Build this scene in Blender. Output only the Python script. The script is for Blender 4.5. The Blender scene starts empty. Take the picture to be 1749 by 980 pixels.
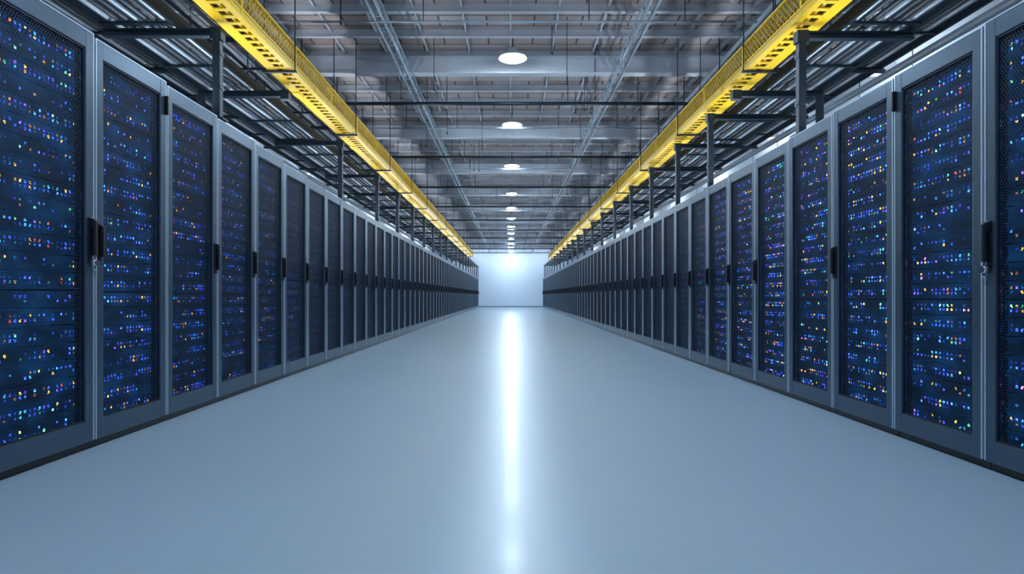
import bpy, bmesh, math, random
from mathutils import Vector, Matrix
random.seed(7)
scene = bpy.context.scene
CH = 0.835      # camera height
F = 1043.0      # focal length in px (1749 frame)
XA = 2.275      # half aisle
YEND = 44.5
ZC = CH + 3.58  # ceiling height

# ------------------------------------------------------------ materials
def mat(name, base, rough=0.5, metal=0.0, emit=None, es=0.0, noise=0.0, nscale=8.0, bump=0.0):
    m = bpy.data.materials.new(name); m.use_nodes = True
    nt = m.node_tree; b = nt.nodes['Principled BSDF']
    b.inputs['Base Color'].default_value = (*base, 1)
    b.inputs['Roughness'].default_value = rough
    b.inputs['Metallic'].default_value = metal
    if emit:
        b.inputs['Emission Color'].default_value = (*emit, 1)
        b.inputs['Emission Strength'].default_value = es
    if noise > 0 or bump > 0:
        tc = nt.nodes.new('ShaderNodeTexCoord')
        n = nt.nodes.new('ShaderNodeTexNoise'); n.inputs['Scale'].default_value = nscale
        n.inputs['Detail'].default_value = 4
        nt.links.new(tc.outputs['Object'], n.inputs['Vector'])
        if noise > 0:
            r = nt.nodes.new('ShaderNodeValToRGB')
            r.color_ramp.elements[0].position = 0.3; r.color_ramp.elements[1].position = 0.7
            r.color_ramp.elements[0].color = (*[c*(1-noise) for c in base], 1)
            r.color_ramp.elements[1].color = (*[min(1, c*(1+noise)) for c in base], 1)
            nt.links.new(n.outputs['Fac'], r.inputs['Fac'])
            nt.links.new(r.outputs['Color'], b.inputs['Base Color'])
        if bump > 0:
            bp = nt.nodes.new('ShaderNodeBump'); bp.inputs['Strength'].default_value = bump
            bp.inputs['Distance'].default_value = 0.01
            nt.links.new(n.outputs['Fac'], bp.inputs['Height'])
            nt.links.new(bp.outputs['Normal'], b.inputs['Normal'])
    return m

class NB:
    def __init__(s, nt): s.nt = nt
    def m(s, op, a, b=None, c=None):
        n = s.nt.nodes.new('ShaderNodeMath'); n.operation = op
        for i, v in enumerate((a, b, c)):
            if v is None: continue
            if isinstance(v, (int, float)): n.inputs[i].default_value = v
            else: s.nt.links.new(v, n.inputs[i])
        return n.outputs[0]
    def comb(s, x, y, z):
        n = s.nt.nodes.new('ShaderNodeCombineXYZ')
        for i, v in enumerate((x, y, z)):
            if isinstance(v, (int, float)): n.inputs[i].default_value = v
            else: s.nt.links.new(v, n.inputs[i])
        return n.outputs[0]
    def white(s, vec):
        n = s.nt.nodes.new('ShaderNodeTexWhiteNoise'); n.noise_dimensions = '3D'
        s.nt.links.new(vec, n.inputs['Vector']); return n.outputs['Value']

M_FRAME = mat('rack_frame_metal', (0.078, 0.12, 0.172), 0.34, 0.6, noise=0.06, nscale=3)
M_EDGE = mat('rack_edge_highlight', (0.48, 0.60, 0.72), 0.35, 0.5)  # pale colour that paints the door edge highlight
M_BODY = mat('rack_body_dark', (0.012, 0.018, 0.028), 0.5, 0.3)
M_BLACK = mat('black_plastic', (0.006, 0.007, 0.009), 0.3)
M_CHROME = mat('lock_chrome', (0.7, 0.74, 0.8), 0.2, 1.0)
M_DARK = mat('dark_steel', (0.014, 0.028, 0.045), 0.4, 0.4)
M_CABLE = mat('cable_jacket', (0.045, 0.06, 0.08), 0.45, noise=0.3, nscale=2)
M_PIPE = mat('galvanised_pipe', (0.34, 0.42, 0.50), 0.4, 0.3, noise=0.15, nscale=2)
M_PURLIN = mat('purlin_paint', (0.58, 0.62, 0.68), 0.6, noise=0.15, nscale=1.5)
M_YEL = mat('yellow_paint', (0.90, 0.56, 0.012), 0.4, noise=0.06, nscale=2)
M_WALL = mat('wall_paint', (0.70, 0.81, 0.93), 0.7, noise=0.02, nscale=0.4)
M_BASE = mat('baseboard_paint', (0.30, 0.36, 0.43), 0.5)
M_LAMP = mat('lamp_diffuser', (0.9, 0.9, 0.9), 0.5, emit=(0.70, 0.86, 1.0), es=265)
M_UPFILL = mat('fill_uplight_lens', (0.9, 0.9, 0.9), 0.5, emit=(0.82, 0.91, 1.0), es=52)  # emission of the added ceiling and side fill lights
M_WALLFILL = mat('fill_wall_lens', (0.9, 0.9, 0.9), 0.5, emit=(0.78, 0.89, 1.0), es=28)  # emission of the added end wall fill bars
M_HOUSE = mat('lamp_housing', (0.5, 0.53, 0.57), 0.35, 0.6)

# perforated door mesh (real see-through holes)
def perf():
    m = bpy.data.materials.new('perforated_steel'); m.use_nodes = True
    nt = m.node_tree; b = nt.nodes['Principled BSDF']; out = nt.nodes['Material Output']; N = NB(nt)
    b.inputs['Base Color'].default_value = (0.007, 0.024, 0.050, 1)
    b.inputs['Roughness'].default_value = 0.5; b.inputs['Specular IOR Level'].default_value = 0.2
    tc = nt.nodes.new('ShaderNodeTexCoord'); sp = nt.nodes.new('ShaderNodeSeparateXYZ')
    nt.links.new(tc.outputs['Object'], sp.inputs[0])
    p = 0.0165
    v = N.m('DIVIDE', sp.outputs['Z'], p*0.8)
    row = N.m('FLOOR', v)
    off = N.m('MULTIPLY', N.m('FLOORED_MODULO', row, 2.0), 0.5)
    u = N.m('ADD', N.m('DIVIDE', sp.outputs['Y'], p), off)
    du = N.m('SUBTRACT', N.m('FRACT', u), 0.5); dv = N.m('MULTIPLY', N.m('SUBTRACT', N.m('FRACT', v), 0.5), 0.8)
    d = N.m('SQRT', N.m('ADD', N.m('MULTIPLY', du, du), N.m('MULTIPLY', dv, dv)))
    hole = N.m('LESS_THAN', d, 0.365)
    tr = nt.nodes.new('ShaderNodeBsdfTransparent'); mx = nt.nodes.new('ShaderNodeMixShader')
    nt.links.new(hole, mx.inputs[0]); nt.links.new(b.outputs[0], mx.inputs[1]); nt.links.new(tr.outputs[0], mx.inputs[2])
    nt.links.new(mx.outputs[0], out.inputs['Surface'])
    return m
M_PERF = perf()

def leds():
    m = bpy.data.materials.new('server_front_leds_haze'); m.use_nodes = True
    nt = m.node_tree; b = nt.nodes['Principled BSDF']; N = NB(nt)
    b.inputs['Base Color'].default_value = (0.004, 0.007, 0.016, 1)
    b.inputs['Roughness'].default_value = 0.6; b.inputs['Specular IOR Level'].default_value = 0.2
    tc = nt.nodes.new('ShaderNodeTexCoord'); sp = nt.nodes.new('ShaderNodeSeparateXYZ')
    nt.links.new(tc.outputs['Object'], sp.inputs[0])
    oi = nt.nodes.new('ShaderNodeObjectInfo')
    sc = nt.nodes.new('ShaderNodeSeparateColor'); nt.links.new(oi.outputs['Color'], sc.inputs[0])
    rnd = N.m('MULTIPLY', oi.outputs['Random'], 517.0)
    Y, Z = sp.outputs['Y'], sp.outputs['Z']
    u = N.m('DIVIDE', Y, 0.030); v = N.m('DIVIDE', N.m('SUBTRACT', Z, 0.12), 0.0225)
    cell = N.comb(N.m('FLOOR', u), N.m('FLOOR', v), rnd)
    h1 = N.white(cell)
    h2 = N.white(N.comb(N.m('ADD', N.m('FLOOR', u), 31.7), N.m('FLOOR', v), rnd))
    h3 = N.white(N.comb(N.m('FLOOR', u), N.m('ADD', N.m('FLOOR', v), 77.3), rnd))
    fu = N.m('ABSOLUTE', N.m('SUBTRACT', N.m('FRACT', u), 0.5)); fv = N.m('ABSOLUTE', N.m('SUBTRACT', N.m('FRACT', v), 0.5))
    dot = N.m('MULTIPLY', N.m('LESS_THAN', fu, 0.21), N.m('LESS_THAN', fv, 0.28))
    band = N.m('FRACT', N.m('DIVIDE', N.m('SUBTRACT', Z, 0.12), 0.09))
    inband = N.m('MULTIPLY', N.m('GREATER_THAN', band, 0.25), N.m('LESS_THAN', band, 0.75))
    unit = N.m('FLOOR', N.m('DIVIDE', N.m('SUBTRACT', Z, 0.12), 0.09))
    uh = N.white(N.comb(unit, 5.5, rnd))
    ns = nt.nodes.new('ShaderNodeTexNoise'); ns.inputs['Scale'].default_value = 1.0; ns.inputs['Detail'].default_value = 2
    nt.links.new(N.comb(N.m('MULTIPLY', Y, 5.0), N.m('MULTIPLY', Z, 9.0), rnd), ns.inputs['Vector'])
    patch = N.m('MULTIPLY', N.m('SUBTRACT', ns.outputs['Fac'], 0.20), 2.2)
    on = N.m('LESS_THAN', h1, N.m('MULTIPLY', patch, N.m('ADD', 0.5, N.m('MULTIPLY', uh, 0.8))))
    inten = N.m('ADD', 0.08, N.m('MULTIPLY', N.m('POWER', h3, 3.0), 1.8))
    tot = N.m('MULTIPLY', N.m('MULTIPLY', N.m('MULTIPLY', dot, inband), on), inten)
    ramp = nt.nodes.new('ShaderNodeValToRGB'); ramp.color_ramp.interpolation = 'CONSTANT'
    cr = ramp.color_ramp
    cols = [(0, (0.02, 0.07, 1)), (0.44, (0.10, 0.05, 1)), (0.56, (0.03, 0.28, 1)), (0.72, (1, 0.38, 0.04)),
            (0.82, (1, 0.62, 0.08)), (0.88, (1, 0.10, 0.04)), (0.905, (0.12, 1, 0.25)), (0.95, (0.15, 0.8, 1)), (0.98, (0.8, 0.15, 0.8))]
    cr.elements[0].position = 0; cr.elements[0].color = (*cols[0][1], 1)
    cr.elements[1].position = cols[1][0]; cr.elements[1].color = (*cols[1][1], 1)
    for p, c in cols[2:]:
        e = cr.elements.new(p); e.color = (*c, 1)
    nt.links.new(N.m('MULTIPLY', h2, sc.outputs['Green']), ramp.inputs['Fac'])
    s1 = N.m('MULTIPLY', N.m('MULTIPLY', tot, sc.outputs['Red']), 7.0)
    vm = nt.nodes.new('ShaderNodeVectorMath'); vm.operation = 'SCALE'
    nt.links.new(ramp.outputs['Color'], vm.inputs[0]); nt.links.new(s1, vm.inputs['Scale'])
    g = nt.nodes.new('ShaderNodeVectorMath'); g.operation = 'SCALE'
    g.inputs[0].default_value = (0.002, 0.036, 0.13)  # blue haze painted as emission over the whole server face
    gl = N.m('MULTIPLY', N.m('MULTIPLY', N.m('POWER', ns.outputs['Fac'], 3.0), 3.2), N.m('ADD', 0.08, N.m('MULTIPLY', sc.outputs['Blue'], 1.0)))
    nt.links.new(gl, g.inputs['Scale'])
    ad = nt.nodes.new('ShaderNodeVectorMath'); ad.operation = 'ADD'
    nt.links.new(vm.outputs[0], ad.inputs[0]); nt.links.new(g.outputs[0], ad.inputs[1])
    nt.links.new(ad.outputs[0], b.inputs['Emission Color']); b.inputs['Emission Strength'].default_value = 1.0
    m.cycles.emission_sampling = 'NONE'
    return m
M_LED = leds()

def floor_mat():
    m = bpy.data.materials.new('epoxy_floor'); m.use_nodes = True
    nt = m.node_tree; b = nt.nodes['Principled BSDF']
    tc = nt.nodes.new('ShaderNodeTexCoord')
    n = nt.nodes.new('ShaderNodeTexNoise'); n.inputs['Scale'].default_value = 0.5; n.inputs['Detail'].default_value = 3
    nt.links.new(tc.outputs['Object'], n.inputs['Vector'])
    r = nt.nodes.new('ShaderNodeValToRGB'); r.color_ramp.elements[0].position = .2; r.color_ramp.elements[1].position = .8
    r.color_ramp.elements[0].color = (0.32, 0.44, 0.56, 1); r.color_ramp.elements[1].color = (0.36, 0.475, 0.595, 1)
    nt.links.new(n.outputs['Fac'], r.inputs['Fac']); nt.links.new(r.outputs['Color'], b.inputs['Base Color'])
    mp = nt.nodes.new('ShaderNodeMapping'); mp.inputs['Scale'].default_value = (1.5, 4.0, 1.0)
    nt.links.new(tc.outputs['Object'], mp.inputs['Vector'])
    n2 = nt.nodes.new('ShaderNodeTexNoise'); n2.inputs['Scale'].default_value = 3.0; n2.inputs['Detail'].default_value = 8
    n2.inputs['Roughness'].default_value = .65; n2.inputs['Distortion'].default_value = .8
    nt.links.new(mp.outputs[0], n2.inputs['Vector'])
    mr = nt.nodes.new('ShaderNodeMapRange'); mr.inputs['To Min'].default_value = 0.30; mr.inputs['To Max'].default_value = 0.42
    nt.links.new(n2.outputs['Fac'], mr.inputs['Value']); nt.links.new(mr.outputs[0], b.inputs['Roughness'])
    b.inputs['IOR'].default_value = 1.55
    b.inputs['Coat Weight'].default_value = 0.13; b.inputs['Coat Roughness'].default_value = 0.15
    return m
M_FLOOR = floor_mat()

def ceil_mat():
    m = bpy.data.materials.new('ceiling_deck'); m.use_nodes = True
    nt = m.node_tree; b = nt.nodes['Principled BSDF']; b.inputs['Roughness'].default_value = 0.7
    tc = nt.nodes.new('ShaderNodeTexCoord')
    br = nt.nodes.new('ShaderNodeTexBrick')
    br.inputs['Color1'].default_value = (0.50, 0.385, 0.34, 1); br.inputs['Color2'].default_value = (0.60, 0.57, 0.58, 1)
    br.inputs['Mortar'].default_value = (0.10, 0.10, 0.115, 1); br.inputs['Scale'].default_value = 1.0
    br.inputs['Mortar Size'].default_value = 0.012; br.inputs['Brick Width'].default_value = 0.62; br.inputs['Row Height'].default_value = 0.3
    nt.links.new(tc.outputs['Object'], br.inputs['Vector'])
    n = nt.nodes.new('ShaderNodeTexNoise'); n.inputs['Scale'].default_value = 1.4; n.inputs['Detail'].default_value = 6
    nt.links.new(tc.outputs['Object'], n.inputs['Vector'])
    mx = nt.nodes.new('ShaderNodeMix'); mx.data_type = 'RGBA'; mx.blend_type = 'MULTIPLY'; mx.inputs['Factor'].default_value = 0.7
    r = nt.nodes.new('ShaderNodeValToRGB'); r.color_ramp.elements[0].position = .3; r.color_ramp.elements[1].position = .75
    r.color_ramp.elements[0].color = (0.5, 0.45, 0.43, 1); r.color_ramp.elements[1].color = (1.0, 1.0, 1.0, 1)
    nt.links.new(n.outputs['Fac'], r.inputs['Fac'])
    nt.links.new(br.outputs['Color'], mx.inputs['A']); nt.links.new(r.outputs['Color'], mx.inputs['B'])
    nt.links.new(mx.outputs['Result'], b.inputs['Base Color'])
    return m
M_CEIL = ceil_mat()

# ------------------------------------------------------------ mesh helper
class MB:
    def __init__(s): s.bm = bmesh.new(); s.mats = []
    def mi(s, m):
        if m not in s.mats: s.mats.append(m)
        return s.mats.index(m)
    def box(s, a, b, m, bev=0.0):
        i = s.mi(m)
        x0, x1 = sorted((a[0], b[0])); y0, y1 = sorted((a[1], b[1])); z0, z1 = sorted((a[2], b[2]))
        vs = [s.bm.verts.new(p) for p in ((x0,y0,z0),(x1,y0,z0),(x1,y1,z0),(x0,y1,z0),(x0,y0,z1),(x1,y0,z1),(x1,y1,z1),(x0,y1,z1))]
        fs = [s.bm.faces.new([vs[k] for k in q]) for q in ((3,2,1,0),(4,5,6,7),(0,1,5,4),(1,2,6,5),(2,3,7,6),(3,0,4,7))]
        for f in fs: f.material_index = i
        if bev > 0:
            es = list({e for f in fs for e in f.edges})
            r = bmesh.ops.bevel(s.bm, geom=es, offset=bev, segments=2, affect='EDGES', profile=0.6)
            for f in r['faces']: f.material_index = i
    def bar(s, p0, p1, r, m, seg=8, r2=None, caps=True):
        i = s.mi(m); p0 = Vector(p0); p1 = Vector(p1); d = p1-p0; L = d.length
        q = d.to_track_quat('Z', 'Y').to_matrix().to_4x4()
        res = bmesh.ops.create_cone(s.bm, cap_ends=caps, segments=seg, radius1=r, radius2=r if r2 is None else r2, depth=L,
                                    matrix=Matrix.Translation((p0+p1)/2) @ q)
        fs = {f for v in res['verts'] for f in v.link_faces}
        for f in fs:
            f.material_index = i
            if len(f.verts) == 4 and seg > 4: f.smooth = True
    def strip(s, p0, p1, w, t, m, up=(0,0,1)):
        i = s.mi(m); p0 = Vector(p0); p1 = Vector(p1); d = (p1-p0).normalized(); up = Vector(up)
        a = d.cross(up).normalized()*t/2; c = d.cross(a).normalized()*w/2
        vs = [s.bm.verts.new(p) for p in (p0-a-c, p0+a-c, p0+a+c, p0-a+c, p1-a-c, p1+a-c, p1+a+c, p1-a+c)]
        for qd in ((3,2,1,0),(4,5,6,7),(0,1,5,4),(1,2,6,5),(2,3,7,6),(3,0,4,7)):
            f = s.bm.faces.new([vs[k] for k in qd]); f.material_index = i
    def mesh(s, name):
        bmesh.ops.recalc_face_normals(s.bm, faces=s.bm.faces)
        me = bpy.data.meshes.new(name); s.bm.to_mesh(me); s.bm.free()
        for m in s.mats: me.materials.append(m)
        return me
    def obj(s, name, loc=(0,0,0)):
        o = bpy.data.objects.new(name, s.mesh(name)); scene.collection.objects.link(o); o.location = loc; return o

# ------------------------------------------------------------ room shell
WX = 5.6; YB = -9.0
b = MB(); b.box((-WX, YB, -0.1), (WX, YEND, 0), M_FLOOR); b.obj('floor')
b = MB(); b.box((-WX-.15, YB, ZC), (WX+.15, YEND+.15, ZC+0.12), M_CEIL); b.obj('ceiling')
b = MB(); b.box((-WX, YEND, 0), (WX, YEND+.15, ZC), M_WALL); b.obj('wall_far')
b = MB(); b.box((-WX-.15, YB, 0), (-WX, YEND+.15, ZC), M_WALL); b.obj('wall_left')
b = MB(); b.box((WX, YB, 0), (WX+.15, YEND+.15, ZC), M_WALL); b.obj('wall_right')
b = MB(); b.box((-WX+.001, YEND-.02, 0), (WX-.001, YEND, .10), M_BASE); b.obj('baseboard_far')

# ------------------------------------------------------------ racks
H0 = 2.2
def rack_mesh(side, w, hw):
    s = MB(); D = 1.0; sx = 1 if side == 'L' else -1
    def B(a, c, m, bev=0.0):
        s.box((a[0]*sx, a[1], a[2]), (c[0]*sx, c[1], c[2]), m, bev)
    g = 0.002
    B((-D, g, 0.0), (-0.12, g+0.02, H0-.03), M_BODY); B((-D, w-g-0.02, 0.0), (-0.12, w-g, H0-.03), M_BODY)
    B((-D, g, H0-.03), (-0.03, w-g, H0-.004), M_FRAME)
    B((-D, g+.02, .05), (-D+.02, w-g-.02, H0-.03), M_BODY)
    B((-D, g+.02, .03), (-0.04, w-g-.02, .06), M_BODY)
    B((-0.12, g, 0), (-0.04, g+.035, H0-.03), M_BODY); B((-0.12, w-g-.035, 0), (-0.04, w-g, H0-.03), M_BODY)
    B((-0.09, g, 0.0), (-0.035, w-g, 0.045), M_BLACK)
    z0, z1 = 0.045, H0; st = 0.064; e = 0.008
    B((-0.035, e, z0), (0.0, e+st, z1), M_FRAME, 0.006)
    B((-0.035, w-e-st, z0), (0.0, w-e, z1), M_FRAME, 0.006)
    B((-0.035, e+st-.004, z1-0.10), (-0.001, w-e-st+.004, z1), M_FRAME, 0.004)
    B((-0.035, e+st-.004, z0), (-0.001, w-e-st+.004, z0+0.11), M_FRAME, 0.004)
    # highlight along the door leaf edges painted as pale strips, dark gap beside it
    B((-0.020, e-.001, z0+.004), (0.0015, e+.007, z1-.003), M_EDGE)
    B((-0.020, w-e-.007, z0+.004), (0.0015, w-e+.001, z1-.003), M_EDGE)
    B((-0.020, e+.006, z1-.008), (0.0013, w-e-.006, z1-.002), M_EDGE)
    a0, a1, c0, c1 = e+st, w-e-st, z0+.11, z1-.10
    for (p, q) in (((a0, c0), (a0+.008, c1)), ((a1-.008, c0), (a1, c1)), ((a0, c0), (a1, c0+.008)), ((a0, c1-.008), (a1, c1))):
        B((-0.016, p[0], p[1]), (-0.006, q[0], q[1]), M_BODY)
    i = s.mi(M_PERF)
    f = s.bm.faces.new([s.bm.verts.new((-0.014*sx, y, z)) for y, z in ((a0, c0), (a1, c0), (a1, c1), (a0, c1))]); f.material_index = i
    z = 0.12
    while z + 0.09 < H0-.06:
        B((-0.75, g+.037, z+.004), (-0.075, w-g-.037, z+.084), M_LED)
        for yy in (g+.040, w-g-.052):
            B((-0.075, yy, z+.012), (-0.062, yy+.010, z+.076), M_BODY)
        z += 0.09
    if 'hinge' in hw:
        for zz in (H0-.22,):
            B((0.0, w-.026, zz), (0.022, w-.008, zz+.12), M_BLACK, 0.004)
    if 'handle' in hw:
        zb = CH+.155; zt = CH+.385
        B((-0.001, w-.054, zb), (0.010, w-.016, zt), M_BLACK, 0.004)
        B((0.010, w-.048, zb+.03), (0.034, w-.024, zt-.012), M_BLACK, 0.006)
        B((0.008, w-.050, zt-.05), (0.026, w-.020, zt-.005), M_DARK, 0.005)
        if 'key' in hw:
            s.bar((0.008*sx, w-.035, zb-.005), (0.036*sx, w-.035, zb-.005), 0.018, M_CHROME, 16)
            B((0.012, w-.048, zb-.045), (0.028, w-.022, zb+.035), M_CHROME, 0.006)
    if 'near' in hw:
        zb = CH+.17; zt = CH+.37
        B((-0.001, .016, zb), (0.010, .050, zt), M_BLACK, 0.004)
        B((0.010, .022, zb+.02), (0.030, .044, zt-.012), M_BLACK, 0.006)
    return s.mesh('server_rack')

def lerp(t, pts):
    if t <= pts[0][0]: return pts[0][1]
    for (a, va), (c, vc) in zip(pts, pts[1:]):
        if t <= c: return va+(vc-va)*(t-a)/(c-a)
    return pts[-1][1]
KX = F*XA
LS = [(KX/d, s) for d, s in ((900,.633),(710,.627),(590,.619),(500,.61),(436,.605),(384,.592),(345,.578),(227,.56),(55,.55))]
RS = [(KX/d, s) for d, s in ((900,.576),(808,.575),(658,.57),(555,.568),(476,.563),(418,.556),(341,.547),(55,.545))]
def rackH(side, y): return CH + XA*lerp(y, LS if side == 'L' else RS)

cache = {}
def put_rack(side, y, w, hw, inten, warm, glow):
    key = (side, w, hw)
    if key not in cache: cache[key] = rack_mesh(side, w, hw)
    o = bpy.data.objects.new('server_rack', cache[key]); scene.collection.objects.link(o)
    o.location = (-XA if side == 'L' else XA, y, 0)
    o.scale = (1, 1, rackH(side, y+w/2)/H0)
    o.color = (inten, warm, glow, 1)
WL = 0.70; WR = 0.688
yl = KX*.001408; k = -2
while yl + (k+1)*WL < 43.3:
    hw = 'handle'
    if k == -1: hw = 'handle_key'
    if k == 0: hw = 'near_hinge'
    y = yl + k*WL
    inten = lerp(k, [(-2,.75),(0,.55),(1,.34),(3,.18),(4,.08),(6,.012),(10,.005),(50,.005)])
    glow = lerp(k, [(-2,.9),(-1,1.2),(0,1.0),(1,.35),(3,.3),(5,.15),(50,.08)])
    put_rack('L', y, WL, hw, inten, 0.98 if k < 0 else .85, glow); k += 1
yr = KX*.001238; k = -3
while yr + (k+1)*WR < 43.3:
    hw = 'handle'
    if k == -1: hw = 'handle_key'
    if k == 0: hw = 'hinge'
    if k == 2: hw = 'plain'
    y = yr + k*WR
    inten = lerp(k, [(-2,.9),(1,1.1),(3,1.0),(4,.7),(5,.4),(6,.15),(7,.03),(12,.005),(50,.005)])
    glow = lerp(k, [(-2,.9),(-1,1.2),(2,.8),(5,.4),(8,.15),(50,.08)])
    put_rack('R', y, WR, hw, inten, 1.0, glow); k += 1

# ------------------------------------------------------------ supports on the racks
def support(side, y, x0, x1, post):
    s = MB(); sx = -1 if side == 'L' else 1
    zr = rackH(side, y-.7) + .001
    zb = CH+2.075
    def B(a, c, m, bev=0.0): s.box((a[0]*sx, a[1], a[2]), (c[0]*sx, c[1], c[2]), m, bev)
    B((x0, y-.03, zb), (x1, y+.03, zb+.012), M_DARK); B((x0, y-.006, zb+.012), (x1, y+.006, zb+.048), M_DARK)
    B((x0, y-.03, zb+.048), (x1, y+.03, zb+.06), M_DARK)
    B((x0-.01, y-.04, zb-.03), (x0+.08, y+.04, zb+.065), M_DARK)
    if post:
        B((x0+.005, y-.03, zr+.012), (x0+.065, y+.03, zb), M_DARK, .004)
        B((x0-.03, y-.055, zr+.002), (x0+.10, y+.055, zr+.014), M_DARK)
        for zz in (zr+.25, zb-.15):
            B((x0-.002, y-.036, zz), (x0+.072, y+.036, zz+.03), M_DARK)
    else:
        B((x1-.06, y-.03, zr+.002), (x1-.0, y+.03, zb), M_DARK, .004)
    s.obj('cable_tray_support')
ys = [4.9, 6.38, 8.44, 10.75, 12.7]
while ys[-1] < 42: ys.append(ys[-1]+1.95)
for i, y in enumerate(ys): support('L', y, 2.315, 3.26, i != 1)
ys = [4.95, 6.38, 7.2, 8.6, 10.2, 11.9]
while ys[-1] < 42: ys.append(ys[-1]+1.9)
for i, y in enumerate(ys): support('R', y, 2.32, 3.26, i != 1)

# ------------------------------------------------------------ yellow cable trays
def yellow(side, xo, xi, yend):
    s = MB(); sx = -1 if side == 'L' else 1
    zb = CH+2.2; zt = CH+2.47; y0 = -6.0
    def B(a, c, bev=0.0, m=M_YEL): s.box((a[0]*sx, a[1], a[2]), (c[0]*sx, c[1], c[2]), m, bev)
    wd = xo-xi
    B((xo-wd*.42, y0, zb), (xo, yend, zb+.012))
    B((xi, y0, zb), (xi+wd*.20, yend, zb+.012))
    B((xo-.012, y0, zb), (xo, yend, zb+.10)); B((xi, y0, zb), (xi+.012, yend, zb+.06))
    B((xi-.006, y0, zb+.055), (xi+.02, yend, zb+.072)); B((xi-.006, y0, zb-.004), (xi+.006, yend, zb+.01))
    B((xi-.004, y0, zt-.018), (xi+.014, yend, zt)); B((xo-.014, y0, zt-.018), (xo+.004, yend, zt))
    y = y0
    while y < yend-.1:
        B((xi+wd*.2, y, zb+.001), (xo-wd*.42, y+.045, zb+.01))
        y += .12
    z0 = zb+.07; p = 0.065
    for xx, zz0 in ((xi+.005, z0), (xo-.005, zb+.1)):
        hh = zt-.018-zz0
        y = y0
        while y < yend-hh:
            s.strip((xx*sx, y, zz0), (xx*sx, y+hh, zt-.018), .009, .003, M_YEL, (1,0,0))
            s.strip((xx*sx, y+hh, zz0), (xx*sx, y, zt-.018), .009, .003, M_YEL, (1,0,0))
            y += p
    y = y0
    while y < yend:
        B((xi-.004, y, zb+.0), (xi+.014, y+.03, zt)); B((xo-.014, y, zb), (xo+.004, y+.03, zt))
        y += 1.2
    y = y0+.6
    while y < yend-.3:
        B((xi-.012, y, zb+.01), (xi, y+.22, zb+.055)); B((xo-wd*.36, y, zb-.008), (xo-.01, y+.16, zb))
        y += 2.4
    B((xi, yend-.02, zb), (xo, yend, zb+.07))
    for j in range(4):
        x = xi+.05+j*(wd-.1)/3
        s.bar((x*sx, y0, zb+.035), (x*sx, yend-.05, zb+.035), .018, M_YEL if j % 2 else M_CABLE, 6)
    y = 3.6
    while y < yend-.2:
        for x in (xi-.02, xo+.02):
            s.bar((x*sx, y, CH+2.18), (x*sx, y, ZC-.002), .006, M_DARK, 6)
        B((xi-.035, y-.015, CH+2.172), (xo+.035, y+.015, CH+2.192), 0, M_DARK)
        y += 2.35
    s.obj('yellow_cable_tray')
yellow('L', 2.38, 2.12, 34.7)
yellow('R', 2.56, 2.29, 36.8)

# ------------------------------------------------------------ dark cable ladders over the racks
def ladder(side):
    s = MB(); sx = -1 if side == 'L' else 1
    y0, y1 = -6, 43.5
    def tier(x0, x1, z, n, r, rung):
        for x in (x0, x1):
            s.box(((x-.012)*sx, y0, z), ((x+.012)*sx, y1, z+.09), M_DARK)
        y = y0
        while y < y1:
            s.box((x0*sx, y, z), (x1*sx, y+.03, z+.02), M_DARK); y += rung
        for j in range(n):
            x = x0+.03+(x1-x0-.06)*(j+.5)/n
            s.bar((x*sx, y0, z+.02+r+random.uniform(0, .02)), (x*sx, y1, z+.02+r+random.uniform(0, .02)), r, M_CABLE if j % 3 else M_PIPE, 8)
    tier(2.66, 3.24, CH+2.14, 7, .020, .9)
    tier(3.35, 4.0, CH+2.45, 7, .024, .9)
    tier(2.85, 3.45, CH+2.78, 6, .020, .9)
    for x, z, r in ((4.3, 3.0, .06), (4.6, 2.7, .045), (3.9, 3.15, .04), (2.9, 3.2, .035), (4.9, 3.2, .05)):
        s.bar((x*sx, y0, CH+z), (x*sx, y1, CH+z), r, M_PIPE, 12)
    y = 1.5
    while y < y1:
        for x in (2.84, 3.46, 4.02):
            s.bar((x*sx, y, CH+2.43 if x > 3 else CH+2.2), (x*sx, y, ZC-.002), .008, M_DARK, 6)
        s.box((2.84*sx, y-.02, CH+2.74), (3.48*sx, y+.02, CH+2.775), M_DARK)
        s.box((3.33*sx, y-.02, CH+2.41), (4.04*sx, y+.02, CH+2.445), M_DARK)
        y += 1.7
    s.obj('cable_ladder')
ladder('L'); ladder('R')

# ------------------------------------------------------------ ceiling steel
b = MB(); y = 1.0
while y < YEND-.3:
    b.box((-WX+.01, y, ZC-.10), (WX-.01, y+.012, ZC-.002), M_PURLIN)
    b.box((-WX+.01, y-.02, ZC-.108), (WX-.01, y+.035, ZC-.098), M_PURLIN)
    y += .72
x = -5.4
while x < 5.5:
    b.box((x-.010, .5, ZC-.05), (x+.010, YEND-.01, ZC-.001), M_PURLIN); x += .6
b.obj('ceiling_purlins')
b = MB(); y = 8.9-3.6
while y < YEND:
    b.box((-WX+.01, y-.07, ZC-.36), (WX-.01, y+.07, ZC-.345), M_PURLIN)
    b.box((-WX+.01, y-.006, ZC-.345), (WX-.01, y+.006, ZC-.125), M_PURLIN)
    b.box((-WX+.01, y-.07, ZC-.125), (WX-.01, y+.07, ZC-.11), M_PURLIN)
    y += 3.6
b.obj('ceiling_beams')
b = MB(); y = 7.0
i = 0
while y < YEND-.5:
    r = (.014, .028)[i % 2]; z = (ZC-.44, ZC-.56)[i % 2]
    b.bar((-2.80, y, z), (2.825, y, z), r, M_DARK if i % 2 else M_PIPE, 10)
    for x in (-1.95, -1.0, .9, 2.0):
        b.bar((x, y, z), (x, y, ZC-.002), .006, M_DARK, 6)
    y += 2.6 if i == 0 else 1.85; i += 1
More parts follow.
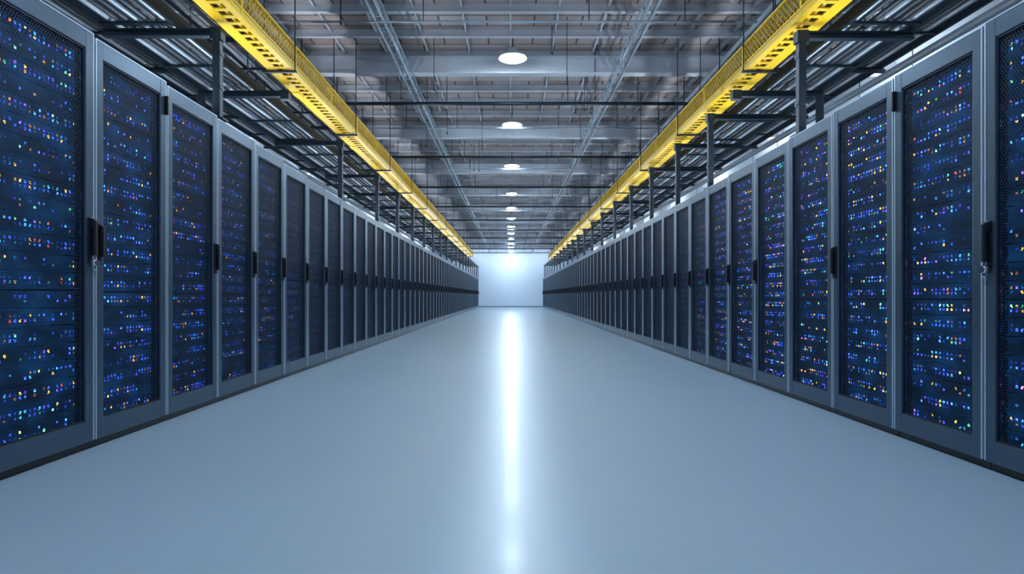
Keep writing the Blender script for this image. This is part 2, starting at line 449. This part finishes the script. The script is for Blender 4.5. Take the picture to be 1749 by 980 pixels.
for j in range(80):
    x = random.uniform(-2.05, 2.05); y = random.uniform(6, 40)
    if abs(x) < .3: continue
    L = random.uniform(.3, .9)
    b.bar((x, y, ZC-L), (x, y, ZC-.002), .005, M_DARK, 5)
    b.bar((x, y, ZC-L-.03), (x, y, ZC-L), .014, M_DARK, 6)
b.obj('ceiling_pipes')
for X in (-1.5, 1.55):
    b = MB(); z0, z1 = ZC-.42, ZC-.20
    b.bar((X-.045, .5, z0), (X-.045, YEND-.01, z0), .018, M_PIPE); b.bar((X+.045, .5, z0), (X+.045, YEND-.01, z0), .018, M_PIPE)
    b.bar((X, .5, z1), (X, YEND-.01, z1), .02, M_PIPE)
    y = .5
    while y < YEND-.6:
        b.bar((X-.045, y, z0), (X, y+.2, z1), .007, M_PIPE, 6); b.bar((X, y+.2, z1), (X+.045, y+.4, z0), .007, M_PIPE, 6)
        b.bar((X-.045, y, z0), (X+.045, y, z0), .008, M_PIPE, 6)
        y += .4
    y = 2
    while y < YEND:
        b.bar((X, y, z1), (X, y, ZC-.002), .008, M_DARK, 6); y += 2.4
    b.obj('ceiling_truss')

# ------------------------------------------------------------ lamps
lampy = [1.6, 4.9, 8.24, 11.47, 15.1, 19.2, 22.3, 25.3, 28.3, 31.3, 34.3, 37.3, 40.3, 43.0]
ZL = CH+3.2
for y in lampy:
    e = bpy.data.objects.new('pendant_lamp', None); scene.collection.objects.link(e); e.location = (.03, y, ZL)
    h = MB()
    h.bar((0, 0, .012), (0, 0, .07), .185, M_HOUSE, 32, r2=.10)
    h.bar((0, 0, .07), (0, 0, .13), .07, M_HOUSE, 24)
    h.bar((0, 0, 0.0), (0, 0, .016), .188, M_HOUSE, 32, caps=False)
    h.bar((0, 0, .13), (0, 0, ZC-ZL-.003), .008, M_DARK, 8)
    o = h.obj('housing'); o.parent = e
    d = MB()
    bmesh.ops.create_uvsphere(d.bm, u_segments=32, v_segments=12, radius=.165, matrix=Matrix.Diagonal((1, 1, .22, 1)))
    bmesh.ops.delete(d.bm, geom=[v for v in d.bm.verts if v.co.z > .001], context='VERTS')
    d.mi(M_LAMP)
    for f in d.bm.faces: f.smooth = True
    o = d.obj('diffuser'); o.parent = e
# added fill lights hidden on the cabinet tops to brighten the ceiling
for sx in (-1, 1):
    y = 1.2
    while y < 43:
        zt = rackH('L' if sx < 0 else 'R', y-.9)+.003
        e = bpy.data.objects.new('fill_uplight', None); scene.collection.objects.link(e); e.location = (sx*2.55, y, zt)
        h = MB(); h.box((-.05, -.6, 0), (.05, .6, .02), M_HOUSE); h.box((-.05, -.6, .02), (-.042, .6, .045), M_HOUSE); h.box((.042, -.6, .02), (.05, .6, .045), M_HOUSE)
        o = h.obj('housing'); o.parent = e
        t = MB(); t.box((-.04, -.58, .021), (.04, .58, .035), M_UPFILL); o = t.obj('lens'); o.parent = e
        y += 1.95
# added fill lights, unseen behind the racks, lifting ceiling and side walls
for sx in (-1, 1):
    for y in range(0, 44, 4):
        e = bpy.data.objects.new('fill_linear_light', None); scene.collection.objects.link(e); e.location = (sx*5.2, y+.5, ZC-1.05)
        h = MB(); h.box((-.07, -.8, -.03), (.07, .8, -.002), M_HOUSE, .006)
        for q in (-.6, .6): h.bar((0, q, .02), (0, q, 1.047), .006, M_DARK, 6)
        o = h.obj('housing'); o.parent = e
        t = MB(); t.box((-.05, -.78, 0), (.05, .78, .019), M_UPFILL); o = t.obj('diffuser'); o.parent = e
# added fill bars hidden behind the last beam to brighten the end wall
for x in (-2.2, 0, 2.2):
    e = bpy.data.objects.new('fill_wall_light', None); scene.collection.objects.link(e); e.location = (x, 43.55, ZC-.16)
    h = MB(); h.box((-.9, -.06, .02), (.9, .06, .05), M_HOUSE); h.box((-.9, -.07, -.02), (.9, -.055, .05), M_HOUSE)
    o = h.obj('housing'); o.parent = e
    t = MB(); t.box((-.88, -.05, 0), (.88, .05, .019), M_WALLFILL); o = t.obj('lens'); o.parent = e

# ------------------------------------------------------------ world + camera
w = bpy.data.worlds.new('world'); scene.world = w; w.use_nodes = True
bg = w.node_tree.nodes['Background']; bg.inputs[0].default_value = (0.40, 0.66, 1.0, 1); bg.inputs[1].default_value = 0.8
cam = bpy.data.cameras.new('camera'); co = bpy.data.objects.new('camera', cam); scene.collection.objects.link(co)
co.location = (0, 0, CH); co.rotation_euler = (math.radians(90), 0, 0)
cam.sensor_width = 36; cam.lens = F/1749*36
cam.shift_y = 15/1749; cam.shift_x = 2.5/1749
cam.clip_start = .05; cam.clip_end = 200
scene.camera = co
scene.view_settings.view_transform = 'Standard'
